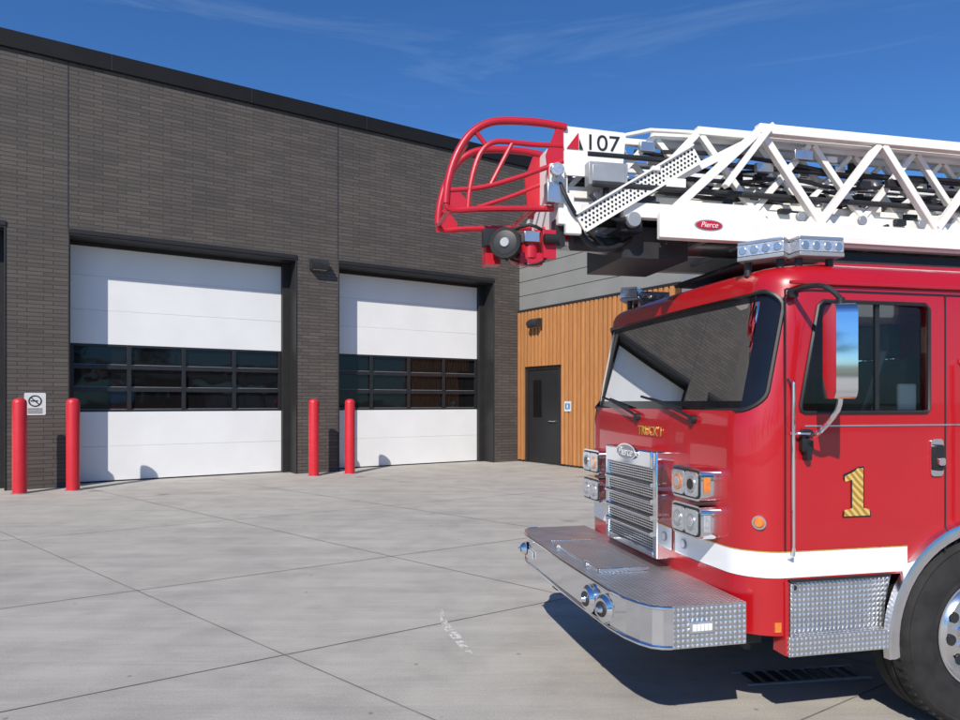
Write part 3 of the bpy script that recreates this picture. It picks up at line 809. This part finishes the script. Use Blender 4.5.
for b in(.84,.90,1.02,1.3,1.48):
    for z in(3.12,3.22,3.34):
        pth=[]; a=-.2+rnd.random()*.3
        while a<8.8: pth.append((a,b+rnd.uniform(-.02,.02),z+rnd.uniform(-.035,.035))); a+=rnd.uniform(.35,.6)
        dk.tube(pth,rnd.choice((.008,.011,.014)),BLK,seg=6)
for i in range(120):
    a=rnd.uniform(-.2,4) if i>25 else rnd.uniform(-.2,1.6); b=rnd.choice((.75,.84,.92,1.0,1.5,1.6)); z=rnd.uniform(2.95,3.40)
    s=rnd.uniform(.015,.05); dk.box(a-s*rnd.uniform(.5,2.2),a+s,b-.015,b+.02,z-s*.6,z+s*.6,rnd.choice((BLK,DRK,GRYM,SIL,WHT)))
for i in range(14):
    a=.2+i*.45; dk.cyl((a,.74,2.955),(a,.70+.66,2.955),.014,BLK,seg=8)
    dk.cyl((a+.2,.668,2.96),(a+.2,.69,2.96),.03,GRYM,seg=16)
dk.box(.75,9,.75,W-.6,2.70,2.775,BLK)
dk.box(-.25,.2,.9,1.5,2.70,2.90,DRK); dk.cyl((-.55,1.0,2.80),(-.1,1.0,2.80),.05,DRK); dk.cyl((-.58,1.15,2.86),(-.2,1.15,2.82),.06,SIL)
dk.tube([(-.60,.9,2.98),(-.50,.86,2.78),(-.36,.86,2.74),(-.22,.9,2.80),(-.12,.95,2.9)],.018,BLK); dk.tube([(-.62,1.0,2.96),(-.45,.95,2.86),(-.30,.93,2.76),(-.1,.96,2.86)],.014,BLK)
dk.tube([(-.50,.80,3.05),(-.40,.77,2.92),(-.28,.77,2.9),(-.18,.8,3.0),(-.05,.8,3.02)],.012,BLK)
dk.box(-.30,-.16,.80,.88,2.84,2.98,BLK); dk.box(-.20,-.08,.78,.86,2.98,3.06,DRK); dk.cyl((-.24,.78,2.90),(-.24,.74,2.90),.045,GRYM,seg=20)
dk.build('ladder_hoses_and_fittings',tr,bevel=.003)
# tip rescue frame (red): two bent-tube sides, open between
fr=MB()
def hoop(b,s=1.0,dz=0,full=True):
    def P(l): return [(-.64+(a+.64)*s,b,z+dz) for a,z in l]
    fr.tube(P([(-.64,3.455),(-.80,3.468),(-.985,3.465),(-1.12,3.445),(-1.22,3.39),(-1.29,3.31),(-1.35,3.19),(-1.385,3.06),(-1.395,2.95)]),.023,REDF,seg=12)
    fr.tube(P([(-1.395,2.95),(-1.36,2.915),(-1.2,2.93),(-.97,2.945),(-.72,2.96)]),.019,REDF)
    fr.tube(P([(-.66,3.25),(-.9,3.15),(-1.17,3.06),(-1.37,3.03)]),.015,REDF)
    if full:
        fr.tube(P([(-.66,3.34),(-.88,3.335),(-1.08,3.335),(-1.17,3.28),(-1.22,3.17),(-1.25,3.04),(-1.26,2.93)]),.016,REDF)
        fr.tube(P([(-1.22,3.39),(-1.15,3.31)]),.014,REDF,smooth=0)
        fr.tube(P([(-.985,3.335),(-1.12,3.08)]),.014,REDF,smooth=0)
    x0=-.64
    fr.prism([(x0-.02*s,3.02+dz),(x0-.02*s,3.455+dz),(x0-.06*s,3.455+dz),(x0-.13*s,3.28+dz),(x0-.10*s,3.02+dz)],'y',b-.008,b+.008,REDF)
    fr.prism([(-.64+(-.77)*s,2.90+dz),(-.64-.77*s,3.02+dz),(-.64-.70*s,3.05+dz),(-.64-.62*s,2.97+dz),(-.64-.62*s,2.90+dz)],'y',b-.006,b+.006,REDF)
hoop(.84,.97); hoop(1.32,.93,.0,False)
for a,z in((-1.34,2.94),(-1.25,3.31),(-.85,2.95)):
    fr.cyl((a,.84,z),(a,1.32,z),.014,REDF,seg=10)
fr.build('tip_rescue_frame',tr)
cl=MB()
cl.box(-.75,-.66,.80,.90,3.10,3.22,WHT); cl.box(-.78,-.68,.77,.84,2.98,3.10,SIL); cl.cyl((-.73,.76,3.16),(-.73,.72,3.16),.04,LENS,seg=20)
cl.tube([(-.70,.78,3.1),(-.66,.74,2.98),(-.60,.76,2.90)],.012,BLK); cl.box(-.70,-.60,.80,1.5,2.86,3.05,WHT); cl.box(-.66,-.56,.78,.82,2.80,2.98,WHT)
cl.build('tip_work_lights',tr,bevel=.006)
# water monitor
wm=MB()
c=Vector((-.985,.86,2.72)); d=Vector((-.45,-.88,.0)).normalized()
wm.cyl(c+d*-.10,c+d*.02,.06,BLK,seg=28); wm.cyl(c+d*.02,c+d*.10,.07,BLK,.09,seg=32); wm.cyl(c+d*.10,c+d*.13,.094,RUB,.09,seg=32)
wm.cyl(c+d*.1305,c+d*.134,.072,DRK,.06,seg=28); wm.cyl(c+d*.134,c+d*.145,.03,GRYM,.026,seg=20)
for k in range(12):
    t=R(30*k); x,y=wm.frame(d); q=c+x*math.cos(t)*.088+y*math.sin(t)*.088; wm.cyl(q+d*.07,q+d*.12,.009,RUB,seg=6)
wm.tube([c+d*-.08,c+d*-.16,c+Vector((.10,.22,-.02)),c+Vector((.20,.22,.02)),c+Vector((.26,.22,.14)),c+Vector((.36,.25,.15)),c+Vector((.5,.28,.13))],.042,REDF,seg=14)
wm.cyl(c+Vector((.13,.02,-.06)),c+Vector((.13,.02,.06)),.05,REDF,seg=20); wm.box(c.x+.06,c.x+.20,c.y-.02,c.y+.06,2.62,2.69,REDF)
wm.box(c.x-.14,c.x-.05,c.y+.02,c.y+.12,2.62,2.74,REDF); wm.box(c.x-.16,c.x-.09,c.y-.02,c.y+.05,2.72,2.82,BLK); wm.box(c.x+.20,c.x+.28,c.y-.03,c.y+.05,2.66,2.83,REDF)
wm.box(c.x+.08,c.x+.17,c.y-.05,c.y+.02,2.75,2.81,SIL); wm.box(c.x+.28,c.x+.34,c.y-.02,c.y+.06,2.74,2.90,BLK)
wm.cyl(c+Vector((.2,-.05,.05)),c+Vector((.28,-.05,.05)),.03,BLK)
wm.tube([c+Vector((.0,.1,.10)),c+Vector((.12,.0,.14)),c+Vector((.25,.02,.10)),c+Vector((.34,.1,.12))],.010,BLK)
wm.tube([c+Vector((.02,.05,-.06)),c+Vector((.10,-.02,-.10)),c+Vector((.2,-.02,-.08)),c+Vector((.3,.03,.05))],.008,BLK)
wm.build('water_monitor',tr,bevel=.005)

# ------------------------------------------------------------ trees: across the street, and far behind the truck
def tree_row(n,x0,dx,y0,seed,hs):
    t=MB(); rn=random.Random(seed)
    for i in range(n):
        x=x0+i*dx+rn.uniform(-2,2); y=y0+rn.uniform(-4,4); h=rn.uniform(*hs)
        t.cyl((x,y,0),(x+.2,y,h*.55),.28,BARK,.12,seg=8)
        for k in range(5):
            a=rn.uniform(0,6.28); t.cyl((x+.1,y,h*.35+k*.5),(x+math.cos(a)*2.2,y+math.sin(a)*2.2,h*.6+k*.5),.1,BARK,.03,seg=6)
        for k in range(26):
            a=rn.uniform(0,6.28); r=rn.uniform(.3,3); cz=rn.uniform(h*.3,h); r*=1.1-.5*(cz-h*.3)/(h*.7)
            cc=Vector((x+math.cos(a)*r,y+math.sin(a)*r,cz)); s=rn.uniform(.8,1.4)
            for q in range(60):
                p=cc+Vector((rn.gauss(0,.45),rn.gauss(0,.45),rn.gauss(0,.38)))*s
                u=Vector((rn.uniform(-1,1),rn.uniform(-1,1),rn.uniform(-1,1))).normalized()*.18; v=u.orthogonal().normalized()*.13
                t.add([p-u,p+v,p+u,p-v],[(0,1,2,3)],LEAF)
    t.build('tree_row',smooth=False,recalc=False)
tree_row(14,-50,7,-42,11,(8,12))
tree_row(9,30,6.5,66,12,(6,8.5))

# ------------------------------------------------------------ light, sky, camera
EL=R(38); AZ=R(17)
d=Vector((math.sin(AZ)*math.cos(EL),math.cos(AZ)*math.cos(EL),-math.sin(EL)))
sl=bpy.data.lights.new('sun','SUN'); sl.energy=5.0; sl.angle=R(.5); sl.color=(1,.94,.85)
so=bpy.data.objects.new('sun',sl); scene.collection.objects.link(so); so.rotation_euler=d.to_track_quat('-Z','Y').to_euler()
wd=bpy.data.worlds.new('World'); scene.world=wd; wd.use_nodes=True; nt=wd.node_tree; bg=nt.nodes['Background']
sk=N(nt,'ShaderNodeTexSky',sky_type='NISHITA'); sk.sun_disc=False; sk.sun_elevation=EL; sk.sun_rotation=R(197); sk.air_density=1.0; sk.dust_density=.2; sk.ozone_density=3.5; sk.altitude=300
tc=N(nt,'ShaderNodeTexCoord'); mp=N(nt,'ShaderNodeMapping'); mp.inputs['Scale'].default_value=(1.0,2.2,7.5); mp.inputs['Rotation'].default_value=(R(0),R(-14),R(20))
nt.links.new(tc.outputs['Generated'],mp.inputs[0])
f=noise(nt,mp.outputs[0],1.7,9,.62,.7)
fr_=ramp(nt,f,[(.53,(0,0,0)),(.85,(.30,.30,.30))])
base=mixc(nt,1.0,sk.outputs[0],(.50,.90,1.34),'MULTIPLY')
col=mixc(nt,fr_,base,(5.5,7.2,9.0))
nt.links.new(col,bg.inputs[0]); bg.inputs[1].default_value=.095

cd=bpy.data.cameras.new('camera'); cam=bpy.data.objects.new('camera',cd); scene.collection.objects.link(cam)
cam.location=(0,0,1.8); cam.rotation_euler=(R(90),0,0); cd.sensor_width=36; cd.lens=36*700/960; cd.shift_y=42/960; cd.clip_end=3000; cd.clip_start=.05
scene.camera=cam
